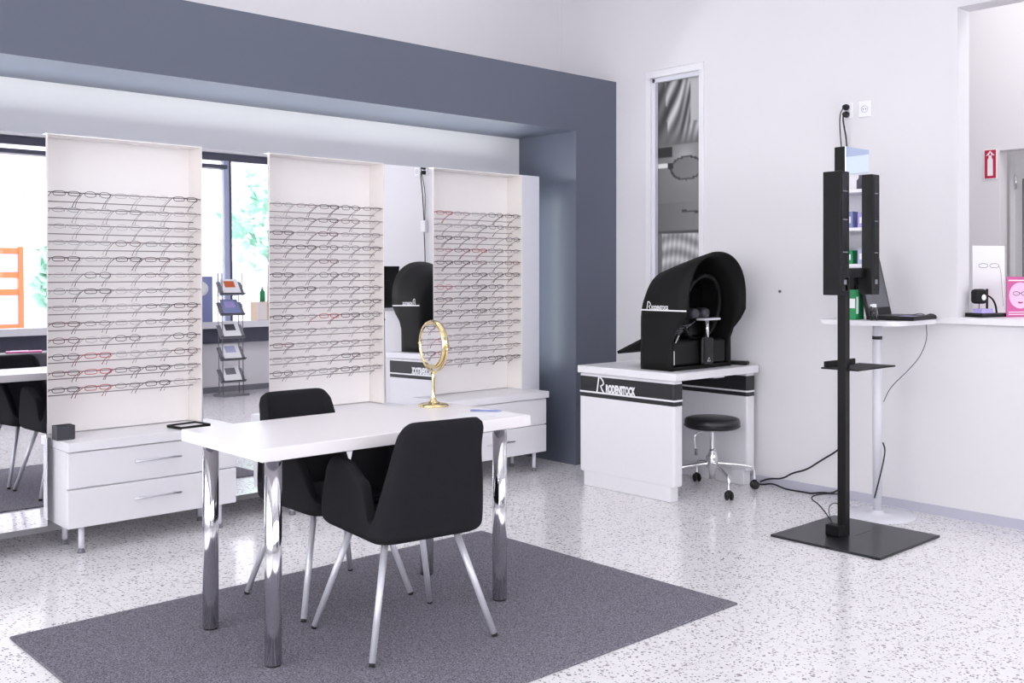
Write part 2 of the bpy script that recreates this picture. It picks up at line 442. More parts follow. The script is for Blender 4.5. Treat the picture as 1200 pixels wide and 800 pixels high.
# low dark bench with a pink magazine, by the window (first mirror)
t = thing('bench', 'low dark upholstered bench in front of the shop window', 'bench', (3.35, -0.6, 0))
b = nb(); bbox(b, -0.7, 0.7, -0.2, 0.2, 0.32, 0.66, 0.03, 3); obj('cushion', b, 'darkgrey', t)
for sx in (-0.6, 0.6):
    for sy in (-0.14, 0.14):
        b = nb(); tube(b, [(sx, sy, 0), (sx, sy, 0.33)], 0.02, 10); obj('leg', b, 'alu', t)
b = nb(); bbox(b, 3.1, 3.42, -0.72, -0.48, 0.661, 0.675, 0.002, rot=RZ(0.3)); o = obj('magazine', b, 'pink'); tag(o, 'pink magazine lying on the dark bench by the window', 'magazine')
b = nb(); box(b, 3.14, 3.30, -0.70, -0.50, 0.675, 0.677, RZ(0.3), (3.26,-0.6,0.67)); obj('cover_picture', b, 'palepink', o)
b = nb(); bbox(b, 3.55, 3.75, -0.66, -0.50, 0.661, 0.68, 0.002); o = obj('leaflet', b, 'orange'); tag(o, 'orange leaflet lying beside the pink magazine on the bench', 'leaflet')

# ------------------------------------------------------------------ mirrors between the racks
def wall_mirror(x0, x1, label):
    t = thing('wall_mirror', label, 'mirror', ((x0+x1)/2, 4.988, 0.12), group='tall mirrors between the eyewear racks')
    t.rotation_euler = (-0.012, 0, 0)
    w = (x1-x0)/2; H = 1.83
    b = nb(); box(b, -w, w, 0.0, 0.006, 0, H); obj('mirror_glass', b, 'mirror', t)
    b = nb(); box(b, -w, w, 0.006, 0.02, 0, H); obj('backing_board', b, 'dispwhite', t)
wall_mirror(0.72, 1.640, 'tall mirror left of the left eyewear rack, reflecting the table and chair')
wall_mirror(2.415, 2.798, 'tall narrow mirror between left and middle racks, reflecting the magazine rack')
wall_mirror(3.565, 3.935, 'tall narrow mirror behind the brass vanity mirror, reflecting the black instrument')

# ------------------------------------------------------------------ eyewear racks
ROWS = 13
FRZ = [1.682 - 0.0775*i for i in range(ROWS)]
def rack(x0, x1, label):
    xc = (x0+x1)/2; w = (x1-x0)/2
    t = thing('eyewear_rack', label, 'display rack', (xc, 5.0, 0.525), group='white eyewear racks on the display wall')
    H = 1.957-0.525
    b = nb(); bbox(b, -w+0.005, w-0.005, 0.14, 0.16, 0, H, 0.002); obj('back_panel', b, 'niche', t)
    for s in (-1, 1):
        b = nb(); bbox(b, s*w-0.005 if s > 0 else -w, w if s > 0 else -w+0.005, 0.0, 0.16, 0, H, 0.001); obj('side_panel', b, 'niche_side', t)
    b = nb(); bbox(b, -w+0.005, w-0.005, 0.0, 0.14, H-0.006, H, 0.001); obj('top_panel', b, 'niche', t)
    for z in FRZ:
        b = nb(); tube(b, [(-w+0.005, 0.008, z-0.525), (w-0.005, 0.008, z-0.525)], 0.0026, 6); obj('front_rod', b, 'rod', t)
        b = nb(); tube(b, [(-w+0.005, 0.093, z-0.525-0.038), (w-0.005, 0.093, z-0.525-0.038)], 0.0024, 6); obj('rear_rod', b, 'rod', t)
    return t
RACKS = [(1.641, 2.413, 'left'), (2.80, 3.563, 'middle'), (3.937, 4.690, 'right')]
rack(*RACKS[0][:2], 'white eyewear rack above the cabinet with a grey box, left of the three')
rack(*RACKS[1][:2], 'white eyewear rack behind the far charcoal chair, middle of the three')
rack(*RACKS[2][:2], 'white eyewear rack beside the grey column, right of the three')

# ------------------------------------------------------------------ eyeglasses
frame_cols = {
    'black': mat('frame_black', srgb(20, 18, 20), 0.3), 'dark brown': mat('frame_brown', srgb(56, 34, 30), 0.3),
    'burgundy': mat('frame_burgundy', srgb(96, 22, 34), 0.3), 'red': mat('frame_red', srgb(186, 34, 44), 0.3),
    'silver': mat('frame_silver', (0.5, 0.48, 0.5, 1), 0.25, 1.0), 'bronze': mat('frame_bronze', srgb(120, 84, 74), 0.3, 0.5),
    'clear': mat('frame_clear', srgb(206, 198, 200), 0.25), 'grey': mat('frame_grey', srgb(96, 92, 100), 0.35)}
def make_glasses(col, style):
    t = thing('eyeglasses', 'x', 'glasses')
    m = frame_cols[col]
    hw, hh, ex, r = {'oval': (0.026, 0.0118, 2.2, 0.0010), 'rectangular': (0.0275, 0.0120, 3.6, 0.0017), 'rounded': (0.026, 0.0150, 2.5, 0.0014)}[style]
    b = nb()
    loops = []
    for s in (-1, 1):
        pts = []
        for k in range(18):
            a = 2*PI*k/18; ca, sa = math.cos(a), math.sin(a)
            rr = (abs(ca)**ex + abs(sa)**ex)**(-1/ex)
            pts.append((s*0.0350 + hw*ca*rr, 0.003*abs(ca*rr)*(1 if s*ca > 0 else 0), hh*sa*rr))
        loops.append(pts); tube(b, pts, r, 5, closed=True)
    tube(b, [(-0.0095, 0, 0.003), (-0.004, -0.001, 0.0065), (0.004, -0.001, 0.0065), (0.0095, 0, 0.003)], r*1.1, 5)
    for s in (-1, 1):
        tube(b, [(s*(0.0350+hw-0.001), 0.002, 0.006), (s*0.0665, 0.003, 0.007), (s*0.068, 0.008, 0.007)], r*1.1, 5)
        tube(b, [(s*0.008, 0.002, -0.004), (s*0.007, 0.007, -0.007)], 0.0011, 4)
    obj('front_frame', b, m, t)
    for s in (-1, 1):
        b = nb(); tube(b, [(s*0.068, 0.008, 0.007), (s*0.069, 0.06, 0.007), (s*0.068, 0.098, 0.006), (s*0.066, 0.132, -0.008)], [r*1.0, r*0.8, r*0.9, r*1.1], 5)
        obj('temple', b, m, t)
    for pts in loops:
        b = nb(); b.faces.new([b.verts.new((p[0], p[1]+0.0005, p[2])) for p in pts]); obj('lens', b, 'lens', t)
    return t
protos = {}
rownames = ['top', 'second', 'third', 'fourth', 'fifth', 'sixth', 'seventh', 'eighth', 'ninth', 'tenth', 'eleventh', 'twelfth', 'bottom']
posn = ['at the left end', 'second from the left', 'in the centre', 'second from the right', 'at the right end']
for ri, (x0, x1, rn) in enumerate(RACKS):
    sp = (x1-x0-0.03)/5
    for i, z in enumerate(FRZ):
        for k in range(5):
            red = 0.03 + (0.28 if (i >= 9 and ((ri == 0 and k < 2) or (ri > 0 and k > 3))) else 0)
            q = rnd.random()
            if q < red: col = 'red'
            else: col = rnd.choice(['black', 'black', 'dark brown', 'dark brown', 'burgundy', 'silver', 'bronze', 'clear', 'clear', 'clear', 'grey', 'silver'])
            st = rnd.choice(['oval', 'oval', 'rectangular', 'rectangular', 'rounded'])
            lab = '%s %s glasses %s of the %s row on the %s rack' % (col, st, posn[k], rownames[i], rn)
            x = x0+0.015+sp*(k+0.5)+rnd.uniform(-0.003, 0.003)
            loc = (x, 4.9985, z-0.0035); rot = (-0.38+rnd.uniform(-0.02, 0.02), 0, rnd.uniform(-0.02, 0.02))
            grp = 'eyeglasses on the %s rack' % rn
            if (col, st) not in protos:
                g = make_glasses(col, st); g.location = loc; g.rotation_euler = rot; g['label'] = lab; g['group'] = grp
                protos[(col, st)] = g
            else: dup(protos[(col, st)], loc, 0, lab, grp, rot)

# ------------------------------------------------------------------ drawer cabinets
def cabinet(x0, label, first=None):
    w = 0.84
    if first: return dup(first, (x0+w/2, 4.83, 0), 0, label)
    t = thing('drawer_cabinet', label, 'cabinet', (x0+w/2, 4.83, 0), group='white two drawer cabinets under the racks')
    h = w/2
    b = nb(); bbox(b, -h, h, 0.012, 0.325, 0.125, 0.478, 0.002); obj('carcass', b, 'white', t)
    b = nb(); bbox(b, -h-0.004, h+0.012, -0.02, 0.34, 0.480, 0.522, 0.003); obj('top', b, 'white', t)
    for z0, z1 in ((0.126, 0.303), (0.309, 0.474)):
        b = nb(); bbox(b, -h+0.001, h-0.001, -0.006, 0.012, z0, z1, 0.0025); d = obj('drawer', b, 'white', t)
        zc = (z0+z1)/2+0.012; hx = 0.0
        b = nb(); tube(b, [(hx-0.115, -0.030, zc), (hx+0.115, -0.030, zc)], 0.005, 10)
        for s in (-1, 1): tube(b, [(hx+s*0.085, -0.004, zc), (hx+s*0.085, -0.031, zc)], 0.004, 8)
        obj('handle', b, 'alu', d)
    for sx, sy in ((-1, 0), (1, 0), (-1, 1), (1, 1)):
        px, py = sx*(h-0.075), 0.035 if sy == 0 else 0.25
        b = nb(); tube(b, [(px, py, 0.022), (px, py, 0.126)], 0.013, 14); l = obj('leg', b, 'dispwhite', t)
        b = nb(); lathe(b, [(0,0),(0.017,0),(0.017,0.008),(0.012,0.016),(0.009,0.023),(0,0.023)], (px, py, 0), 14); obj('foot', b, 'midgrey', l)
    return t
cab = cabinet(1.675, 'white two-drawer cabinet at the left with a small grey box on it')
cabinet(2.79, 'white two-drawer cabinet behind the far charcoal chair', cab)
cabinet(3.905, 'white two-drawer cabinet beside the grey column', cab)

# small open box and tray on the left cabinet
t = thing('storage_box', 'small dark grey open box on the left end of the cabinet', 'box', (1.700, 4.955, 0.5225), 0.0)
b = nb()
for a in ((-0.040, 0.040, -0.034, -0.030), (-0.040, 0.040, 0.030, 0.034), (-0.040, -0.036, -0.030, 0.030), (0.036, 0.040, -0.030, 0.030)):
    box(b, a[0], a[1], a[2], a[3], 0.0, 0.066)
box(b, -0.036, 0.036, -0.030, 0.030, 0, 0.004)
obj('shell', b, 'darkgrey', t)
b = nb(); box(b, 0.0402, 0.042, -0.034, 0.034, 0.004, 0.066); obj('side_label', b, mat('plum_label', srgb(110, 60, 85), 0.5), t)
t = thing('display_tray', 'flat black-framed tray on the right end of the left cabinet', 'tray', (2.305, 4.925, 0.5225), 0.15)
b = nb()
for a in ((-0.085, 0.085, -0.065, -0.057), (-0.085, 0.085, 0.057, 0.065), (-0.085, -0.077, -0.057, 0.057), (0.077, 0.085, -0.057, 0.057)):
    bbox(b, a[0], a[1], a[2], a[3], 0.0, 0.014, 0.002)
obj('rim', b, 'black', t)
b = nb(); box(b, -0.077, 0.077, -0.057, 0.057, 0.001, 0.006); obj('tray_base', b, 'white', t)

# ------------------------------------------------------------------ rug, table
b = nb(); bbox(b, 1.15, 3.37, 2.357, 3.892, 0.0, 0.009, 0.003)
tag(obj('rug', b, 'rug'), 'rectangular dark grey loop pile rug under the table and chairs', 'rug')

t = thing('dining_table', 'white rectangular table on four chrome tube legs, standing on the grey rug', 'table', (2.225, 3.25, 0))
b = nb(); bbox(b, -0.595, 0.595, -0.295, 0.295, 0.692, 0.735, 0.003); obj('table_top', b, 'tabletop', t)
LEGS = [(-0.520, -0.233), (-0.510, 0.235), (0.483, -0.233), (0.483, 0.235)]
for x, y in LEGS:
    b = nb(); tube(b, [(x, y, 0.015), (x, y, 0.692)], 0.0285, 32); l = obj('leg', b, 'chrome', t)
    b = nb(); tube(b, [(x, y, 0.0085), (x, y, 0.0155)], 0.026, 24); obj('foot', b, 'rubber', l)
    b = nb(); tube(b, [(x, y, 0.684), (x, y, 0.6925)], 0.04, 24); obj('mounting_plate', b, 'chrome', l)
t['label'] = 'white rectangular table on four chrome tube legs, standing on the grey rug'
t.name = 'fitting_table'

# ------------------------------------------------------------------ tub chairs
def sstep(a, b2, x):
    x = max(0.0, min(1.0, (x-a)/(b2-a))); return x*x*(3-2*x)
def chair_shell():
    """tub shell: rounded-rectangle seat whose wall rises into a tall back and two arms, with a slot at each rear corner"""
    hw, hd, rc = 0.222, 0.225, 0.065
    La = hw-rc; Lc = rc*PI/2; Ls = 2*(hd-rc); tot = La+Lc+Ls+Lc+La
    def perim(s):
        sg = 1 if s >= 0 else -1; q = abs(s)
        if q <= La: x, y = q, -hd
        elif q <= La+Lc: a = (q-La)/rc; x, y = La+rc*math.sin(a), -hd+rc-rc*math.cos(a)
        elif q <= La+Lc+Ls: x, y = hw, -hd+rc+(q-La-Lc)
        elif q <= La+2*Lc+Ls: a = (q-La-Lc-Ls)/rc; x, y = hw-rc+rc*math.cos(a), hd-rc+rc*math.sin(a)
        else: x, y = max(0, hw-rc-(q-La-2*Lc-Ls)), hd
        return sg*x, y
    Lf = 0.06
    qs = [0, 0.05, 0.10, 0.135, 0.165, 0.19, 0.208, 0.222, 0.230, 0.236, 0.242, 0.248, 0.255, 0.264, 0.273, 0.281, 0.288, 0.295, 0.303, 0.316, 0.330, 0.345, 0.365, 0.39, 0.43, 0.47, 0.50, 0.53, 0.56, 0.585, 0.61, 0.64, 0.68, 0.72, 0.78, tot]
    ss = [-q for q in qs[:0:-1]] + qs[:-1]
    bm = nb(); cols = []
    for s in ss:
        px, py = perim(s); q = abs(s)
        back = 1 - sstep(0.226, 0.250, q); arm = (0.72*sstep(0.276, 0.304, q)+0.28*sstep(0.31, 0.42, q))*(1-sstep(0.50, 0.64, q))
        hb = 0.804 - 0.050*max(0.0, (q-0.13)/0.105)**3
        base = 0.462 - 0.022*sstep(0.5, 0.62, q)
        H = base + back*(hb-base) + arm*(0.655-base)
        isb = 1 - sstep(0.236, 0.30, q); isa = sstep(0.25, 0.33, q)*(1-sstep(0.5, 0.62, q))
        col = []
        for f in (0.35, 0.70): col.append(Vector((px*f, py*f, 0.384)))
        for ins, z in ((0.035, 0.385), (0.012, 0.394), (0.002, 0.410)):
            col.append(Vector((px*(1-ins/hw), py*(1-ins/hd), z)))
        for k in range(9):
            t = k/8.0; z = 0.425 + (H-0.425)*(t**0.9); zz = z-0.425
            nar = isb*(0.06*sstep(0, 0.15, zz) + 0.13*sstep(0.10, 0.30, zz) - 0.02*sstep(0.28, 0.38, zz))
            x = px*(1-nar) + (1 if px > 0 else -1)*isa*0.02*zz/0.23
            y = py - isb*(0.018*zz/0.1 if zz < 0.1 else 0.018+0.24*(zz-0.1))
            y += isb*0.012*(px/hw)**2*sstep(0.1, 0.35, zz)
            col.append(Vector((x, y, z)))
        for v in col:
            if v.y > 0.0: v.y *= 1.20
        cols.append([bm.verts.new(v) for v in col])
    c = bm.verts.new((0, 0, 0.384)); n = len(cols)
    for k in range(n):
        p, q = cols[k], cols[(k+1) % n]
        bm.faces.new((c, q[0], p[0]))
        for j in range(len(p)-1): bm.faces.new((p[j], q[j], q[j+1], p[j+1]))
    for f in bm.faces: f.smooth = True
    return bm
def make_chair(label, loc, rz):
    t = thing('tub_chair', label, 'chair', loc, rz, 'charcoal felt tub chairs at the table')
    b = chair_shell()
    s = obj('seat_shell', b, 'fabric', t)
    md = s.modifiers.new('thick', 'SOLIDIFY'); md.thickness = 0.042; md.offset = -1
    md = s.modifiers.new('sub', 'SUBSURF'); md.levels = 1; md.render_levels = 1
    b = nb(); bbox(b, -0.13, 0.13, -0.11, 0.11, 0.374, 0.3835, 0.004); obj('seat_frame', b, 'alu', t)
    for sx in (-1, 1):
        for sy in (-1, 1):
            top = Vector((sx*0.142, sy*0.125, 0.383)); ft = Vector((sx*0.243, sy*0.222, 0.020))
            b = nb(); tube(b, [top, ft], [0.0125, 0.0115], 14); l = obj('leg', b, 'silverpaint', t)
            b = nb(); tube(b, [ft, ft+(ft-top).normalized()*0.010], [0.0115, 0.010], 12); obj('glide', b, 'rubber', l)
    return t
ch = make_chair('charcoal felt tub chair on near side of the table, back to the camera', (2.205, 2.975, 0), math.radians(-7))
dup(ch, (2.245, 3.530, 0), math.radians(180-1), 'charcoal felt tub chair behind the table, facing the camera')

# ------------------------------------------------------------------ brass vanity mirror on table
t = thing('vanity_mirror', 'round brass vanity mirror on a slim stem standing on the white table', 'mirror', (2.70, 3.43, 0.7355), math.radians(173))
b = nb(); lathe(b, [(0,0),(0.064,0),(0.066,0.004),(0.058,0.010),(0.040,0.014),(0.018,0.020),(0.010,0.032),(0.0075,0.05),(0.0065,0.09),(0.0085,0.13),(0.006,0.145),(0,0.146)], n=32); obj('stand', b, 'gold', t)
# yoke: half ring in the mirror plane (mirror normal is local +x)
b = nb(); tube(b, [(0, 0.112*math.cos(a), 0.262+0.116*math.sin(a)) for a in [PI+PI*k/20 for k in range(21)]], 0.0045, 8)
obj('yoke', b, 'gold', t)
b = nb()
for s in (-1, 1): tube(b, [(0, s*0.098, 0.262), (0, s*0.120, 0.262)], 0.006, 10)
obj('pivot', b, 'gold', t)
b = nb(); Rm = RY(PI/2)
lathe(b, [(0.088,0.012),(0.093,0.0155),(0.101,0.013),(0.104,0.004),(0.104,-0.004),(0.101,-0.013),(0.093,-0.0155),(0.088,-0.012),(0.088,0.012)], (0,0,0.262), 40, Rm); obj('rim', b, 'gold', t)
for s in (-1, 1):
    b = nb(); lathe(b, [(0, 0.010*s),(0.0885, 0.010*s)], (0,0,0.262), 40, Rm); obj('mirror_glass', b, 'mirror', t)

# paper and pen near the right end of the table
b = nb(); bbox(b, 2.60, 2.80, 3.00, 3.16, 0.7352, 0.7362, 0.0003, rot=RZ(-0.12))
o = obj('paper_sheet', b, 'decal'); tag(o, 'white sheet of paper near the right end of the table', 'paper')
b = nb(); box(b, 2.62, 2.70, 3.02, 3.024, 0.7362, 0.7363, RZ(-0.12), (2.70, 3.08, 0.736)); obj('print', b, 'plinth', o)
t = thing('pen', 'slim blue grey pen lying at the right end of the table', 'pen', (2.745, 3.14, 0.7405), math.atan2(-0.10, 0.085))
b = nb(); tube(b, [(-0.065,0,0),(0.045,0,0),(0.065,0,0)], [0.0042,0.0042,0.001], 10); obj('barrel', b, 'blue', t)
b = nb(); bbox(b, -0.062, -0.025, -0.0012, 0.0012, 0.004, 0.0065, 0.0005); obj('clip', b, 'alu', t)

# ------------------------------------------------------------------ instrument desk
t = thing('instrument_desk', 'white desk with black lettered band carrying the hooded black instrument', 'desk', (4.97, 3.99, 0))
def up(o): return o
X0, X1, Y0, Y1 = 4.58-4.97, 5.37-4.97, 3.63-3.99, 4.365-3.99
b = nb(); bbox(b, X0-0.015, X1+0.012, Y0-0.022, Y1+0.005, 0.69, 0.735, 0.005); obj('desk_top', b, 'white', t)
for x0, x1 in ((X0, X0+0.08), (X1-0.08, X1)):
    b = nb(); bbox(b, x0, x1, Y0, Y1, 0.085, 0.69, 0.014, 4); sp = obj('side_panel', b, 'white', t)
    b = nb(); bbox(b, x0+0.004, x1-0.004, Y0+0.03, Y1-0.03, 0.0, 0.10, 0.006, 3); obj('plinth', b, 'white', sp)
b = nb(); bbox(b, X0+0.08, X1-0.08, Y1-0.04, Y1-0.022, 0.25, 0.69, 0.002); obj('modesty_panel', b, 'white', t)
b = nb(); bbox(b, 0.03, 0.13, -0.33, -0.28, 0.675, 0.69, 0.003); obj('clip', b, 'alu', t)
E_ = 0.0015
def bandz(z0, z1, e):
    bm = nb()
    for x0, x1 in ((X0-e, X0+0.08+e), (X1-0.08-e, X1+e)):
        bbox(bm, x0, x1, Y0-e, Y1+e, z0, z1, 0.0145, 4)
    return bm
def flatband(x0, x1, z0, z1, e):
    """band wrapped round one panel: rounded rectangle outline extruded"""
    bm = nb(); r = 0.0145; pts = []
    for cx_, cy_, a0 in ((x1+e-r, Y1+e-r, 0), (x0-e+r, Y1+e-r, 90), (x0-e+r, Y0-e+r, 180), (x1+e-r, Y0-e+r, 270)):
        for k in range(6):
            a = math.radians(a0+18*k); pts.append((cx_+r*math.cos(a), cy_+r*math.sin(a)))
    prism(bm, pts, lambda u, v: (u, v, z0), lambda u, v: (u, v, z1)); return bm
for x0, x1 in ((X0, X0+0.08), (X1-0.08, X1)):
    bd = obj('black_band', flatband(x0, x1, 0.547, 0.672, 0.0015), 'band', t)
    obj('white_stripe', flatband(x0, x1, 0.572, 0.582, 0.0030), 'decal', bd)
# lettering on the left outer face (facing -x); local u runs along -y
def on_face(bm, x, y, z, sz=1.0):
    for v in bm.verts:
        u, w = v.co.x, v.co.y
        v.co = Vector((x - v.co.z, y - u, z + w))
    return bm
def stroke(bm, pts, w, e=0.0006):
    pts = [Vector((p[0], p[1])) for p in pts]; n = len(pts); L_, R_ = [], []
    for i, p in enumerate(pts):
        d = pts[min(i+1, n-1)] - pts[max(i-1, 0)]; d.normalize(); q = Vector((-d.y, d.x))*w/2
        L_.append(bm.verts.new((p.x+q.x, p.y+q.y, e))); R_.append(bm.verts.new((p.x-q.x, p.y-q.y, e)))
    for i in range(n-1): bm.faces.new((L_[i], L_[i+1], R_[i+1], R_[i]))
    return bm
def logo(bm, s):
    """big R drawn in one stroke rising from the stripe"""
    stroke(bm, [(0.0, 0.0), (0.010*s, 0.0), (0.016*s, 0.012*s), (0.030*s, 0.098*s), (0.046*s, 0.098*s), (0.066*s, 0.078*s), (0.072*s, 0.062*s), (0.060*s, 0.050*s), (0.046*s, 0.046*s), (0.058*s, 0.022*s), (0.076*s, 0.0)], 0.011*s)
    return bm
b = logo(nb(), 0.95); obj('logo', on_face(b, X0-0.0036, Y1-0.135, 0.577), 'decal', t)
b = text_bm('RODENSTOCK', 0.064, 0.53, 0.0040); b2 = on_face(b, X0-0.0040, Y1-0.220, 0.585); obj('lettering', b2, 'decal', t)

# ------------------------------------------------------------------ hooded instrument
t = thing('vision_tester', 'black hooded eye testing instrument on the white desk', 'instrument', (4.93, 3.75, 0.735))
W = 0.27
def arch_poly(w, zc, ex=2.25, n=24, z0=0.0):
    pts = [(-w, z0)]
    for k in range(n+1):
        a = PI - PI*k/n; ca, sa = math.cos(a), math.sin(a)
        r = (abs(ca)**ex + abs(sa)**ex)**(-1/ex)
        pts.append((w*ca*r, zc + w*sa*r))
    pts.append((w, z0)); return pts
# sections along y: (y, zc, base z0)
def hood():
    bm = nb(); secs = []
    # back y=+0.18 .. front y=-0.19 (front lower cut)
    for y, zc, w in ((0.184, 0.21, 0.23), (0.181, 0.275, 0.262), (0.160, 0.305, 0.27), (0.05, 0.342, 0.27), (-0.07, 0.380, 0.27), (-0.163, 0.408, 0.27)):
        secs.append([bm.verts.new((u, y if v > 0.02 else y, v)) for u, v in arch_poly(w, zc)])
    n = len(secs[0])
    # front curve: lower ends of last section pulled back to the base front
    for v in secs[-1]:
        z = v.co.z
        if z < 0.36: v.co.y = -0.052 - 0.111*sstep(0.18, 0.36, z)
        v.co.y -= 0.012*sstep(0.35, 0.7, z)
    for v in secs[-2]:
        if v.co.z < 0.30: v.co.y = 0.0 - 0.07*sstep(0.0, 0.30, v.co.z)
    for a, c in zip(secs, secs[1:]):
        for k in range(n-1):
            f = bm.faces.new((a[k], a[k+1], c[k+1], c[k])); f.smooth = True
    bm.faces.new(secs[0])
    return bm
# subdivide the vertical sides so that the front cut reads as a curve
_arch = arch_poly
def arch_poly(w, zc, ex=2.25, n=26, z0=0.0):
    p = _arch(w, zc, ex, n, z0)
    low = [(-w, z0 + (zc-z0)*k/7) for k in range(7)]; lowr = [(w, z0 + (zc-z0)*k/7) for k in range(6, -1, -1)]
    return low + p[1:-1] + lowr
hd = obj('hood', hood(), 'hood', t)
md = hd.modifiers.new('thick', 'SOLIDIFY'); md.thickness = 0.014; md.offset = 1
b = nb(); bbox(b, -0.262, 0.277, -0.050, 0.18, 0.0005, 0.022, 0.004); obj('base', b, 'hood', t)
# line and small logo on the left flank
def flank(bm, y, z): return on_face(bm, -0.2858, y, z)
b = nb(); stroke(b, [(0, 0), (0.338, 0)], 0.008); obj('white_line', flank(b, 0.182, 0.350), 'decal', t)
b = logo(nb(), 0.50); obj('logo', flank(b, 0.140, 0.350), 'decal', t)
b = text_bm('RODENSTOCK', 0.030, 0.62, 0.001); obj('lettering', on_face(b, -0.2868, 0.098, 0.355), 'decal', t)
# lower front housing with corner lights
b = nb(); bbox(b, -0.252, 0.258, -0.038, 0.16, 0.0222, 0.17, 0.02, 4); hs = obj('front_housing', b, 'black', t)
b = nb(); bbox(b, -0.02, 0.09, -0.075, -0.032, 0.0222, 0.19, 0.02, 4); ps = obj('chin_post', b, 'blackgloss', t)
b = nb(); tube(b, [(0.035, -0.06, 0.185), (0.035, -0.06, 0.285)], 0.012, 12); obj('chin_stem', b, 'chrome', t)
b = nb(); bbox(b, -0.04, 0.12, -0.10, -0.035, 0.287, 0.300, 0.006, 3); obj('chin_rest', b, 'dispwhite', t)
b = nb(); stroke(b, [(0, 0), (0.014, 0.022), (0.028, 0), (0, 0)], 0.004)
for v in b.verts: v.co = Vector((0.02+v.co.x, -0.0765, 0.045+v.co.y))
obj('warning_mark', b, 'decal', ps)
# eyepiece ring and curved grey inner screen
b = nb(); tube(b, [(0.02+0.175*math.cos(a*PI/18), -0.03-0.03*math.sin(a*PI/18), 0.36+0.19*math.sin(a*PI/18)) for a in range(36)], 0.013, 10, closed=True)
obj('guard_ring', b, 'black', t)
b = nb(); bbox(b, -0.17, 0.20, 0.08, 0.15, 0.16, 0.50, 0.03, 4); obj('optics_block', b, 'blackgloss', t)
for k in range(5):
    b = nb(); tube(b, [(-0.19+0.005*k+0.12*math.sin(a), 0.04-0.02*k, 0.235+0.016*k-0.04*math.cos(a*0.9)) for a in [i*0.16 for i in range(9)]], 0.0022, 6); obj('scale_line', b, 'midgrey', t)
b = nb(); lathe(b, [(0,0),(0.032,0),(0.032,0.05),(0.024,0.07),(0,0.07)], (-0.10, -0.02, 0.33), 20, RX(PI/2)); obj('eyepiece', b, 'darkgrey', t)
b = nb(); lathe(b, [(0,0),(0.032,0),(0.032,0.05),(0.024,0.07),(0,0.07)], (0.0, -0.02, 0.33), 20, RX(PI/2)); obj('eyepiece', b, 'darkgrey', t)
b = nb(); box(b, -0.262, -0.252, -0.070, -0.054, 0.165, 0.215, RX(0.5)); obj('latch', b, 'chrome', t)
b = nb(); box(b, -0.2585, -0.2525, -0.046, -0.039, 0.035, 0.115); obj('light_strip', b, 'decal', t)
# operator panel behind
b = nb(); bbox(b, -0.20, 0.20, 0.19, 0.26, 0.0005, 0.135, 0.01, 3); ob = obj('operator_housing', b, 'black', t)
b = nb(); bbox(b, -0.24, 0.24, 0.188, 0.43, 0.170, 0.188, 0.004, rot=RX(-0.42), piv=(0, 0.19, 0.19)); obj('control_panel', b, 'hood', t)
b = nb(); bbox(b, -0.20, 0.18, 0.21, 0.41, 0.188, 0.190, 0.001, rot=RX(-0.42), piv=(0, 0.19, 0.19)); obj('screen', b, 'darkgrey', ob)
b = nb(); bbox(b, 5.285, 5.365, 3.66, 3.80, 0.7355, 0.757, 0.008, 3, rot=RZ(0.4))
tag(obj('power_adapter', b, 'black'), 'flat black power adapter on the right of the white desk', 'adapter')
b = nb(); o = None

# ------------------------------------------------------------------ stool
t = thing('swivel_stool', 'low chrome swivel stool with a round black seat in front of the desk', 'stool', (5.03, 3.70, 0))
b = nb(); lathe(b, [(0,0.375),(0.145,0.375),(0.160,0.382),(0.165,0.397),(0.165,0.420),(0.158,0.433),(0.140,0.438),(0,0.440)], n=40); s_ = obj('seat', b, 'leather', t)
b = nb(); tube(b, [(0.166*math.cos(a*PI/20), 0.166*math.sin(a*PI/20), 0.392) for a in range(40)], 0.003, 6, closed=True); obj('piping', b, 'leather', s_)
b = nb(); lathe(b, [(0,0.362),(0.10,0.362),(0.10,0.375),(0,0.375)], n=24); obj('seat_plate', b, 'alu', t)
b = nb(); lathe(b, [(0.014,0.20),(0.014,0.362)], n=16); lathe(b, [(0,0.07),(0.018,0.07),(0.020,0.13),(0.034,0.14),(0.034,0.205),(0.026,0.225),(0.019,0.235),(0.019,0.25),(0.014,0.25)], n=20); obj('column', b, 'chrome', t)
b = nb(); tube(b, smoothpath([(-0.01,0.02,0.355),(-0.09,0.055,0.35),(-0.095,0.06,0.30),(-0.085,0.055,0.25)]), 0.005, 8); lv = obj('height_lever', b, 'chrome', t)
b = nb(); tube(b, [(-0.085,0.055,0.255),(-0.083,0.054,0.215)], 0.009, 10); obj('lever_grip', b, 'midgrey', lv)
for ad in (57, -33, -123, 147):
    a = math.radians(ad); c, s = math.cos(a), math.sin(a)
    b = nb(); tube(b, smoothpath([(0.028*c,0.028*s,0.165),(0.17*c,0.17*s,0.150),(0.245*c,0.245*s,0.135),(0.265*c,0.265*s,0.12),(0.268*c,0.268*s,0.058)]), 0.0095, 10); l = obj('leg', b, 'chrome', t)
    b = nb()
    for o_ in (-0.014, 0.014):
        lathe(b, [(0,-0.008),(0.020,-0.008),(0.025,-0.004),(0.025,0.004),(0.020,0.008),(0,0.008)], (0.268*c - s*o_, 0.268*s + c*o_, 0.0255), 18, RZ(a) @ RX(PI/2))
    lathe(b, [(0.008,0.02),(0.012,0.03),(0.014,0.05),(0.009,0.058),(0,0.058)], (0.268*c, 0.268*s, 0.0), 12)
    obj('caster', b, 'rubber', l)

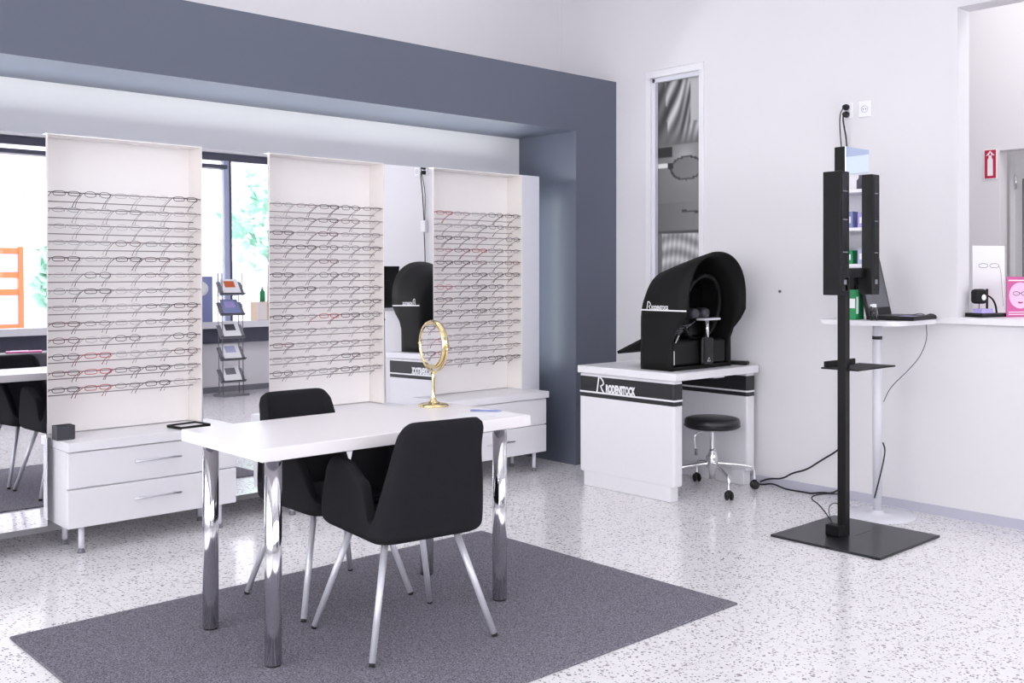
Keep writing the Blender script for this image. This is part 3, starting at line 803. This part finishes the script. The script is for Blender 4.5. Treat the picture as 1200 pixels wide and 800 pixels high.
# ------------------------------------------------------------------ portrait in the wall recess
t = thing('framed_portrait', 'tall narrow black and white portrait photograph recessed in the right wall', 'picture', (XR, 4.2925, 1.86))
b = nb()
for a in ((-0.2425, 0.2425, 0.765, 0.812), (-0.2425, 0.2425, -0.808, -0.765)): bbox(b, -0.010, 0.03, a[0], a[1], a[2], a[3], 0.003)
for a in ((0.205, 0.2425), (-0.2425, -0.205)): bbox(b, -0.010, 0.03, a[0], a[1], -0.765, 0.765, 0.003)
obj('frame', b, 'white', t)
b = nb()
for a in ((-0.205, 0.205, 0.735, 0.768), (-0.205, 0.205, -0.768, -0.74)): bbox(b, 0.015, 0.05, a[0], a[1], a[2], a[3], 0.002)
for a in ((0.18, 0.208), (-0.208, -0.185)): bbox(b, 0.015, 0.05, a[0], a[1], -0.765, 0.765, 0.002)
obj('inner_frame', b, 'dispwhite', t)
def photo_grey(u, v):
    """u 0..1 left-right, v 0..1 top-bottom of the print; grey level of the printed portrait"""
    g = 0.42
    if v < 0.30:
        w = math.sin(16*(u*0.9+v*1.9) + 4*math.sin(5*v+u*2)); w2 = math.sin(47*(u*0.75+v*1.1)+2*math.sin(9*u))
        g = 0.52 + 0.22*w*0.6 + 0.18*w2
        if u < 0.16 + 0.3*v: g = 0.34+0.1*w
        if u > 0.75 and v < 0.2: g = 0.74
        if v > 0.22: 
            k = (v-0.22)/0.08; g = g*(1-k) + 0.40*k
    elif v < 0.56:
        g = 0.44 + 0.16*math.exp(-((u-0.62)**2/0.05 + (v-0.36)**2/0.003)) + 0.10*u
        if v > 0.30 and v < 0.35 and u < 0.34: g = 0.16
        d = ((u-0.66)/0.36)**2 + ((v-0.405)/0.052)**2
        if 0.80 < d < 1.12: g = 0.20
        elif d <= 0.8: g = 0.38 + 0.12*u
        if abs(v-0.385) < 0.010 and u < 0.34: g = 0.86 if u < 0.22 else 0.12
        if abs(v-0.395) < 0.008 and 0.22 < u < 0.36: g = 0.10
    elif v < 0.70:
        g = 0.40 + 0.14*u - 0.3*max(0, 0.58-v)
        if abs(v-0.585-0.02*u) < 0.005 and u > 0.55: g = 0.26
        if abs(v-0.64) < 0.03 and abs(u-0.8) < 0.06: g = 0.50
        if v > 0.68: g = 0.30
    else:
        w = math.sin(92*v + 2.2*math.sin(4*u)); w2 = math.sin(60*u+30*v)
        g = 0.66 + 0.12*w + 0.06*w2
        if u < 0.10: g = 0.42
    return max(0.04, min(0.92, g))
def photo_mesh():
    bm = nb(); nu, nv = 46, 150; cl = bm.loops.layers.color.new('print')
    g = [[bm.verts.new((0.052, 0.185-0.37*i/nu, 0.745-1.49*j/nv)) for i in range(nu+1)] for j in range(nv+1)]
    for j in range(nv):
        for i in range(nu):
            f = bm.faces.new((g[j][i], g[j+1][i], g[j+1][i+1], g[j][i+1]))
            for l, (di, dj) in zip(f.loops, ((0,0),(0,1),(1,1),(1,0))):
                c = photo_grey((i+di)/nu, (j+dj)/nv); l[cl] = (c, c, c, 1)
    return bm
pm = bpy.data.materials.new('photo_print'); pm.use_nodes = True
at = pm.node_tree.nodes.new('ShaderNodeVertexColor'); at.layer_name = 'print'
pm.node_tree.links.new(at.outputs[0], pm.node_tree.nodes['Principled BSDF'].inputs['Base Color'])
pm.node_tree.nodes['Principled BSDF'].inputs['Roughness'].default_value = 0.35
obj('photograph', photo_mesh(), pm, t)

# ------------------------------------------------------------------ wall sockets, plugs, knob
def socket_plate(y, label, seed=0):
    t = thing('wall_socket', label, 'socket', (XR, y, 2.232), group='sockets high on the right wall')
    b = nb(); bbox(b, -0.010, 0.0, -0.037, 0.037, -0.045, 0.045, 0.003); obj('cover_plate', b, 'decal', t)
    for dz in (-0.020, 0.020) if seed == 0 else (0.0,):
        b = nb(); lathe(b, [(0.017,0),(0.020,0.003),(0.020,0.0),(0.017,0.0)], (-0.0105, 0, dz), 20, RY(-PI/2)); rr = obj('outlet', b, 'plinth', t)
        b = nb()
        for dy in (-0.008, 0.008): lathe(b, [(0,0),(0.003,0),(0.003,0.001),(0,0.001)], (-0.0106, dy, dz), 10, RY(-PI/2))
        obj('pin_hole', b, 'black', rr)
socket_plate(3.035, 'white wall socket with black plugs above the black camera tower')
socket_plate(2.925, 'empty white wall socket to the right of the black plugs', 1)
for dz, lb in ((0.022, 'black power plug in upper outlet of the wall socket'), (-0.020, 'black power plug with cable in lower outlet of the wall socket')):
    t = thing('power_plug', lb, 'plug', (XR-0.0115, 3.035, 2.232+dz), group='plugs in the high wall socket')
    b = nb(); lathe(b, [(0,0.0),(0.017,0.0),(0.018,0.012),(0.013,0.030),(0.006,0.040),(0,0.040)], (0,0,0), 18, RY(-PI/2)); obj('plug_body', b, 'rubber', t)
b = nb(); tube(b, smoothpath([(XR-0.050, 3.035, 2.208), (XR-0.055, 3.034, 2.17), (XR-0.030, 3.022, 2.05), (XR-0.022, 3.025, 1.86), (XR-0.022, 3.028, 1.80)], 3), 0.0045, 8)
pc = obj('power_cable', b, 'cable'); tag(pc, 'black power cable hanging down the wall behind the black camera tower', 'cable')
b = nb(); bbox(b, XR-0.036, XR-0.006, 2.995, 3.060, 1.70, 1.80, 0.006); obj('inline_adapter', b, 'decal', pc)
b = nb(); tube(b, smoothpath([(XR-0.022, 3.028, 1.70), (XR-0.020, 3.035, 1.5), (XR-0.022, 3.028, 1.2), (XR-0.020, 3.04, 0.8), (XR-0.022, 3.05, 0.5), (XR-0.022, 3.054, 0.325)], 3), 0.0045, 8); obj('lower_cord', b, 'cable', pc)
b = nb(); tube(b, smoothpath([(XR-0.050, 3.035, 2.25), (XR-0.06, 3.055, 2.20), (XR-0.030, 3.062, 2.05), (XR-0.022, 3.045, 1.90), (XR-0.022, 3.040, 1.80)], 3), 0.0035, 8); obj('second_cord', b, 'cable', pc)
b = nb(); lathe(b, [(0,0.012),(0.007,0.010),(0.009,0.004),(0.009,0),(0,0)], (XR, 3.484, 1.19), 14, RY(-PI/2))
tag(obj('wall_hook', b, 'midgrey'), 'tiny grey screw hook on the right wall beside the black hood', 'hook')

# ------------------------------------------------------------------ camera tower (black)
t = thing('centration_tower', 'tall black measuring tower with mirror on a square black floor plate', 'tower', (4.66, 2.57, 0))
b = nb(); bbox(b, -0.30, 0.30, -0.288, 0.288, 0.0, 0.012, 0.003); bp = obj('floor_plate', b, 'steelplate', t)
b = nb(); box(b, -0.02, 0.13, -0.012, -0.009, 0.0118, 0.0126); obj('seam', b, 'black', bp)
b = nb(); bbox(b, -0.060, -0.018, 0.018, 0.062, 0.012, 1.28, 0.002); obj('pole', b, 'black', t)
b = nb(); bbox(b, -0.040, 0.190, 0.034, 0.090, 1.28, 1.925, 0.003); cb = obj('mirror_column', b, 'black', t)
b = nb(); bbox(b, -0.040, 0.192, 0.029, 0.0335, 1.325, 1.925, 0.001); obj('mirror_glass', b, 'mirror', t)
for x0, x1, y0, y1 in ((-0.105, -0.018, -0.03+0.05, 0.115), (0.168, 0.246, 0.0, 0.075)):
    b = nb(); bbox(b, x0, x1, y0, y1, 1.192, 1.80, 0.004); lb_ = obj('side_housing', b, 'black', t)
    b = nb(); bbox(b, x0+0.018, x1-0.018, y0-0.002, y0+0.001, 1.215, 1.785, 0.001); obj('glass_front', b, 'blackgloss', lb_)
    b = nb()
    for z in (1.40, 1.56, 1.70): box(b, x0+0.022, x1-0.022, y0-0.0028, y0-0.002, z, z+0.006)
    obj('trim_line', b, 'midgrey', lb_)
    b = nb(); box(b, (x0+x1)/2-0.012, (x0+x1)/2+0.012, y0-0.0030, y0-0.002, 1.245, 1.268); obj('maker_badge', b, 'midgrey', lb_)
b = nb(); bbox(b, -0.055, 0.325, -0.045, 0.155, 0.822, 0.830, 0.002); tr = obj('tray', b, 'black', t)
b = nb(); bbox(b, -0.03, 0.26, 0.140, 0.155, 0.830, 0.858, 0.003); obj('tray_back', b, 'black', tr)
b = nb(); bbox(b, -0.11, -0.05, 0.02, 0.10, 0.0125, 0.065, 0.005); obj('power_box', b, 'black', t)
b = nb(); tube(b, smoothpath([(-0.06, 0.085, 0.06), (-0.10, 0.13, 0.15), (-0.15, 0.165, 0.19), (-0.09, 0.14, 0.205), (-0.045, 0.055, 0.21)], 2), 0.0035, 8); obj('cable_loop', b, 'cable', t)
b = nb(); tube(b, smoothpath([(-0.07, 0.08, 0.06), (-0.085, 0.1, 0.13), (-0.06, 0.09, 0.165), (-0.045, 0.055, 0.16)], 2), 0.0028, 8); obj('cable_loop', b, 'greycable', t)

# cables on the floor between desk and tower
b = nb(); tube(b, smoothpath([(5.385, 3.601, 0.02), (5.385, 3.537, 0.048), (5.385, 3.441, 0.060), (5.385, 3.38, 0.104), (5.385, 3.282, 0.136), (5.385, 3.192, 0.201), (5.385, 3.093, 0.266), (5.392, 3.06, 0.30)], 2), 0.005, 8)
tag(obj('extension_cable', b, 'cable'), 'black cable rising from the desk corner towards the black tower pole', 'cable')
b = nb(); tube(b, smoothpath([(5.372, 3.62, 0.006), (5.372, 3.576, 0.006), (5.372, 3.504, 0.026), (5.372, 3.43, 0.006), (5.365, 3.38, 0.0055), (5.37, 3.288, 0.0055), (5.37, 3.237, 0.0055), (5.375, 3.164, 0.024), (5.38, 3.115, 0.023), (5.385, 3.06, 0.06)], 2), 0.005, 8)
tag(obj('extension_cable', b, 'cable'), 'black cable lying along the floor by the baseboard left of the tower', 'cable')

# ------------------------------------------------------------------ white stand table with laptop
t = thing('pedestal_table', 'high white pedestal table on a round floor base behind the black tower', 'table', (5.165, 2.72, 0))
b = nb(); lathe(b, [(0,0),(0.196,0),(0.200,0.003),(0.196,0.007),(0.10,0.011),(0.035,0.016),(0.028,0.03),(0.024,0.03),(0,0.03)], n=48); obj('base', b, 'dispwhite', t)
b = nb(); tube(b, [(0,0,0.02),(0,0,1.03)], 0.0235, 24); obj('pole', b, 'dispwhite', t)
b = nb(); tube(b, [(0,0,0.945),(0,0,0.963)], 0.0262, 24); obj('clamp', b, 'rubber', t)
def rrect(hx, hy, r, n=8):
    pts = []
    for cx_, cy_, a0 in ((hx-r, hy-r, 0), (-hx+r, hy-r, 90), (-hx+r, -hy+r, 180), (hx-r, -hy+r, 270)):
        for k in range(n+1):
            a = math.radians(a0+90*k/n); pts.append((cx_+r*math.cos(a), cy_+r*math.sin(a)))
    return pts
b = nb(); prism(b, rrect(0.243, 0.225, 0.05), lambda u, v: (u-0.035, v-0.02, 1.032), lambda u, v: (u-0.035, v-0.02, 1.056))
bmesh.ops.bevel(b, geom=[e for e in b.edges if abs(e.verts[0].co.z-e.verts[1].co.z) < 1e-6], offset=0.004, segments=2, affect='EDGES')
obj('table_top', b, 'white', t)
ZT = 1.0565
t = thing('laptop', 'open black laptop with tall tilted screen on the high white table', 'laptop', (5.165, 2.585, ZT), math.radians(5))
b = nb(); bbox(b, -0.155, 0.155, -0.125, 0.125, 0.0, 0.022, 0.004); bs = obj('keyboard_base', b, 'black', t)
b = nb()
for i in range(10):
    for j in range(4): box(b, -0.14+i*0.028, -0.117+i*0.028, -0.02+j*0.028, 0.003+j*0.028, 0.022, 0.0235)
obj('keys', b, 'darkgrey', bs)
b = nb(); box(b, -0.14, -0.05, -0.11, -0.04, 0.0221, 0.0229); obj('palm_sticker', b, 'purple', bs)
Rs = RX(-0.22)
b = nb(); bbox(b, -0.155, 0.155, 0.112, 0.126, 0.015, 0.365, 0.004, rot=Rs, piv=(0, 0.12, 0.02)); lid = obj('screen_lid', b, 'black', t)
b = nb(); box(b, -0.135, 0.135, 0.1105, 0.1118, 0.06, 0.345, Rs, (0, 0.12, 0.02)); obj('display', b, 'screen', lid)
t = thing('computer_mouse', 'black computer mouse at the right edge of the high white table', 'mouse', (5.335, 2.505, ZT))
b = nb(); lathe(b, [(0,0),(0.024,0.0),(0.027,0.008),(0.024,0.018),(0.014,0.026),(0,0.029)], n=20)
for v in b.verts: v.co.x *= 1.5
obj('body', b, 'black', t)
b = nb(); tube(b, smoothpath([(-0.04,0,0.012),(-0.09,0.01,0.035),(-0.13,0.05,0.02),(-0.15,0.07,0.008)]), 0.002, 6); obj('cord', b, 'cable', t)
t = thing('cleaner_carton', 'green and white carton standing on the high table behind the tower', 'box', (5.005, 2.765, ZT), 0.1)
b = nb(); bbox(b, -0.055, 0.055, -0.03, 0.03, 0, 0.155, 0.002); obj('carton_body', b, 'green', t)
b = nb(); box(b, -0.0565, -0.055, -0.028, 0.01, 0.06, 0.11); box(b, -0.045, -0.02, -0.0312, -0.030, 0.03, 0.12); obj('white_print', b, 'decal', t)
b = nb(); bbox(b, -0.035, 0.035, -0.025, 0.025, 0.0, 0.235, 0.006)
o = obj('speaker_box', b, 'black'); o.location = (5.13, 2.84, ZT); tag(o, 'upright black box behind the laptop on the high white table', 'box')
b = nb(); lathe(b, [(0,0),(0.02,0),(0.02,0.004),(0,0.004)], (0,-0.0252,0.16), 18, RX(PI/2)); obj('round_grille', b, 'darkgrey', o)
t = thing('spray_bottle', 'small clear spray bottle with white nozzle left of the laptop', 'bottle', (4.945, 2.62, ZT))
b = nb(); lathe(b, [(0,0),(0.018,0),(0.018,0.05),(0.009,0.062),(0.009,0.07)], n=18); obj('body', b, 'lens', t)
b = nb(); lathe(b, [(0.011,0.068),(0.011,0.085),(0,0.086)], n=14); tube(b, [(0,0,0.08),(-0.022,0.008,0.078)], 0.005, 8); obj('nozzle', b, 'decal', t)
b = nb(); tube(b, smoothpath([(5.25, 2.49, 1.031), (5.25, 2.485, 0.95), (5.20, 2.50, 0.86), (5.15, 2.55, 0.78), (5.125, 2.625, 0.70), (5.12, 2.66, 0.62)], 3), 0.0025, 6)
tag(obj('hanging_cable', b, 'greycable'), 'thin grey cable hanging from right edge of the high white table', 'cable')
b = nb(); tube(b, smoothpath([(5.135, 2.672, 0.40), (5.15, 2.665, 0.36), (5.145, 2.68, 0.27), (5.128, 2.70, 0.16), (5.125, 2.715, 0.10)], 3), 0.004, 8)
tag(obj('hanging_cable', b, 'cable'), 'dark cable end clinging to lower part of the white pole', 'cable')

# ------------------------------------------------------------------ counter and its contents
b = nb(); bbox(b, XR-0.045, XR+0.0, 0.62, 2.62, 1.032, 1.066, 0.003); bbox(b, XR-0.01, 5.86, 0.752, 2.398, 1.032, 1.066, 0.003)
tag(obj('counter_top', b, 'white'), 'long white counter top running through the hatch in the right wall', 'counter')
ZC = 1.0665
t = thing('display_card', 'white upright card printed with thin glasses, standing on the counter', 'card', (5.77, 2.385, ZC), math.radians(62))
# card faces local -y... printed face is local +x side turned to the shop
b = nb(); bbox(b, -0.004, 0.004, -0.105, 0.105, 0, 0.385, 0.001); cd = obj('card_sheet', b, 'decal', t)
b = nb()
for s in (-1, 1): tube(b, [(0.0, s*0.036+0.030*math.cos(a*PI/10), 0.275+0.012*math.sin(a*PI/10)) for a in range(20)], 0.0012, 4, closed=True)
tube(b, smoothpath([(0,-0.066,0.275),(0,-0.080,0.24),(0,-0.085,0.15),(0,-0.095,0.05)]), 0.0012, 4)
for v in b.verts: v.co.x = -0.0045
obj('printed_glasses', b, 'midgrey', cd)
t = thing('eyewear_stand', 'black stand holding dark sport goggles on the counter', 'stand', (5.585, 2.315, ZC), math.radians(-20))
b = nb(); bbox(b, -0.10, 0.10, -0.06, 0.06, 0, 0.022, 0.006, 3); obj('base', b, 'blackgloss', t)
b = nb(); tube(b, [(0.0,0,0.02),(0.0,0,0.15)], 0.006, 10); obj('post', b, 'black', t)
b = nb(); tube(b, smoothpath([(-0.02,0,0.12),(0.03,0,0.105),(0.06,0,0.07),(0.07,0,0.022)]), 0.005, 8); obj('arm', b, 'black', t)
b = nb(); tube(b, [(-0.06,0,0.022),(-0.055,0,0.08)], 0.002, 6); obj('wire', b, 'black', t)
g = nb(); bbox(g, -0.095, -0.02, -0.03, 0.03, 0.07, 0.15, 0.02, 4); gg = obj('goggle_head', g, 'black', t)
g = nb(); lathe(g, [(0,0.003),(0.012,0.003),(0.016,0)], (-0.055,-0.031,0.105), 16, RX(PI/2)); obj('white_mark', g, 'decal', gg)
b = nb(); box(b, -0.10, -0.02, -0.058, 0.0, 0.0225, 0.045); obj('blue_pad', b, 'purple', t)
t = thing('advert_card', 'pink upright card with a smiling face wearing glasses on the counter', 'card', (5.70, 2.19, ZC), math.radians(62))
b = nb(); bbox(b, -0.003, 0.003, -0.085, 0.085, 0, 0.215, 0.001); cd = obj('card_sheet', b, 'pink', t)
b = nb(); bm_ = [(0.0, 0.0)]
f = [b.verts.new((-0.0038, 0.072*math.cos(a*PI/12), 0.115+0.070*math.sin(a*PI/12))) for a in range(24)]; b.faces.new(f); obj('printed_face', b, 'palepink', cd)
b = nb()
for s in (-1, 1): tube(b, [(0, s*0.026+0.021*math.cos(a*PI/8), 0.125+0.010*math.sin(a*PI/8)) for a in range(16)], 0.0016, 4, closed=True)
tube(b, [(0,-0.008,0.128),(0,0.008,0.128)], 0.0016, 4)
for v in b.verts: v.co.x = -0.0042
obj('printed_glasses', b, 'darkgrey', cd)
b = nb(); tube(b, smoothpath([(0,-0.014,0.078),(0,0,0.075),(0,0.014,0.078)]), 0.004, 4)
for v in b.verts: v.co.x = -0.0042
obj('printed_lips', b, 'lips', cd)
b = nb(); box(b, -0.0040, -0.003, -0.075, 0.075, 0.192, 0.198)
for z in (0.012, 0.024): box(b, -0.0040, -0.003, -0.075, 0.075, z, z+0.004)
obj('text_lines', b, 'decal', cd)
# extinguisher sign on far wall
t = thing('fire_sign', 'red fire extinguisher sign on the wall left of the grey door', 'sign', (XF-0.002, 2.960, 2.05))
b = nb(); bbox(b, -0.004, 0.0, -0.045, 0.045, -0.105, 0.105, 0.001); obj('border', b, 'decal', t)
b = nb(); box(b, -0.0055, -0.0035, -0.038, 0.038, -0.097, 0.097); obj('sign_face', b, 'red', t)
b = nb(); prism(b, [(-0.018,-0.08),(0.018,-0.08),(0.018,0.03),(0.010,0.045),(0.010,0.06),(-0.010,0.06),(-0.010,0.045),(-0.018,0.03)], lambda u, v: (-0.0056, u, v), lambda u, v: (-0.0066, u, v))
prism(b, [(-0.03,0.058),(-0.008,0.062),(0.0,0.085),(0.008,0.062),(0.03,0.058),(0.0,0.092)], lambda u, v: (-0.0056, u, v), lambda u, v: (-0.0066, u, v))
obj('extinguisher_symbol', b, 'decal', t)

# product shelf in back room (seen in tower mirror)
t = thing('product_shelf', 'white product shelf reflected in the mirror of the black tower', 'shelf', (XF-0.16, 1.18, 0))
b = nb()
box(b, 0.13, 0.15, -0.5, 0.5, 0, 1.92)
for y in (-0.5, 0.48): box(b, -0.15, 0.13, y, y+0.02, 0, 1.92)
obj('case', b, 'white', t)
for z in (0.10, 0.62, 1.10, 1.355, 1.62, 1.90):
    b = nb(); bbox(b, -0.15, 0.13, -0.48, 0.48, z-0.012, z+0.012, 0.002); obj('shelf_board', b, 'white', t)
i = 0
cols = ['purple', 'darkgrey', 'decal', 'green', 'blue', 'lavender']
for zi, (z, w) in enumerate(((1.122, 'second highest'), (1.367, 'third'), (1.632, 'upper'))):
    for k in range(7):
        y = 1.18-0.40+k*0.13; hgt = 0.09+0.09*rnd.random(); c = cols[(k*2+zi) % 6]
        zz = {1.122: 1.1125, 1.367: 1.3675, 1.632: 1.6325}[z]
        b = nb(); bbox(b, -0.03, 0.05, -0.045, 0.045, 0, hgt, 0.002)
        o = obj('product_box', b, c); o.location = (XF-0.22, y, zz)
        tag(o, '%s product box, place %s on the %s board of product shelf' % ({'purple': 'violet', 'darkgrey': 'dark', 'decal': 'white', 'green': 'green', 'blue': 'blue', 'lavender': 'pale'}[c], ['one', 'two', 'three', 'four', 'five', 'six', 'seven'][k], ['lower', 'middle', 'upper'][zi]), 'box', 'boxes on the product shelf')
        b = nb(); box(b, -0.0312, -0.030, -0.03, 0.03, hgt*0.3, hgt*0.7); obj('print', b, 'decal' if c != 'decal' else 'green', o)

for k in range(6):
    b = nb(); lathe(b, [(0,0),(0.028,0),(0.028,0.07),(0.012,0.09),(0.012,0.11),(0,0.11)], n=14)
    o = obj('bottle', b, 'darkgrey'); o.location = (XF-0.20, 0.86+0.13*k, 1.9125)
    tag(o, 'small dark bottle, place %s on top board of the product shelf' % ['one', 'two', 'three', 'four', 'five', 'six'][k], 'bottle', 'dark bottles on top of the product shelf')
t = thing('landscape_poster', 'pale blue landscape poster above the product shelf', 'poster', (XF, 1.18, 2.28))
b = nb(); box(b, -0.012, 0, -0.5, 0.5, -0.22, 0.26); obj('poster_sheet', b, mat('poster_sky', srgb(205, 218, 235), 0.5), t)
b = nb(); prism(b, [(-0.5,-0.05),(-0.3,0.03),(-0.1,-0.01),(0.1,0.05),(0.3,0.0),(0.5,0.04),(0.5,-0.08),(-0.5,-0.10)], lambda u, v: (-0.0122, u, v), lambda u, v: (-0.0132, u, v)); obj('printed_hills', b, mat('pale_hills', srgb(165, 178, 205), 0.5), t)

# ------------------------------------------------------------------ lights
def area(name, loc, sx, sy, power, col=(1,1,1), rot=(0,0,0)):
    l = bpy.data.lights.new(name, 'AREA'); l.shape = 'RECTANGLE'; l.size = sx; l.size_y = sy; l.energy = power; l.color = col
    o = bpy.data.objects.new(name, l); C.objects.link(o); o.location = loc; o.rotation_euler = rot
    return o
cw = (1.0, 0.985, 0.985)
for loc, sx, sy, p in (((0.6, 1.2, 3.58), 2.0, 2.6, 7), ((2.8, 0.4, 3.58), 2.0, 2.4, 6), ((2.6, 3.0, 3.58), 3.0, 1.6, 8), ((2.4, 4.45, 3.58), 4.2, 0.6, 13), ((6.35, 1.8, 3.58), 1.0, 2.6, 33), ((8.2, 2.4, 3.58), 0.8, 0.8, 14)):
    area('ceiling_fill', loc, sx, sy, p, cw)  # unseen fill lamps added under the ceiling to brighten walls and back rooms
# cove strip lying behind the top edge of the display wall, shining up
area('cove_light', (2.7, 5.10, 1.965), 4.2, 0.06, 21, (0.93, 1.0, 0.98), (PI+0.45, 0, 0))
area('end_light', (4.856, 5.13, 1.25), 0.03, 1.2, 1.7, (0.9, 1.0, 0.97), (PI/2, 0, -PI/2))
w = bpy.data.worlds.new('world'); scene.world = w; w.use_nodes = True
bg = w.node_tree.nodes['Background']; bg.inputs[0].default_value = (0.985, 0.985, 1.0, 1); bg.inputs[1].default_value = 4.9

vs = scene.view_settings
scene.display_settings.display_device = 'sRGB'
vs.view_transform = 'Standard'; vs.look = 'None'; vs.gamma = 1; vs.use_curve_mapping = False; vs.exposure = 0.0
scene.cycles.use_denoising = True
scene.cycles.max_bounces = 12; scene.cycles.diffuse_bounces = 6; scene.cycles.glossy_bounces = 8; scene.cycles.transparent_max_bounces = 24
scene.cycles.sample_clamp_indirect = 8
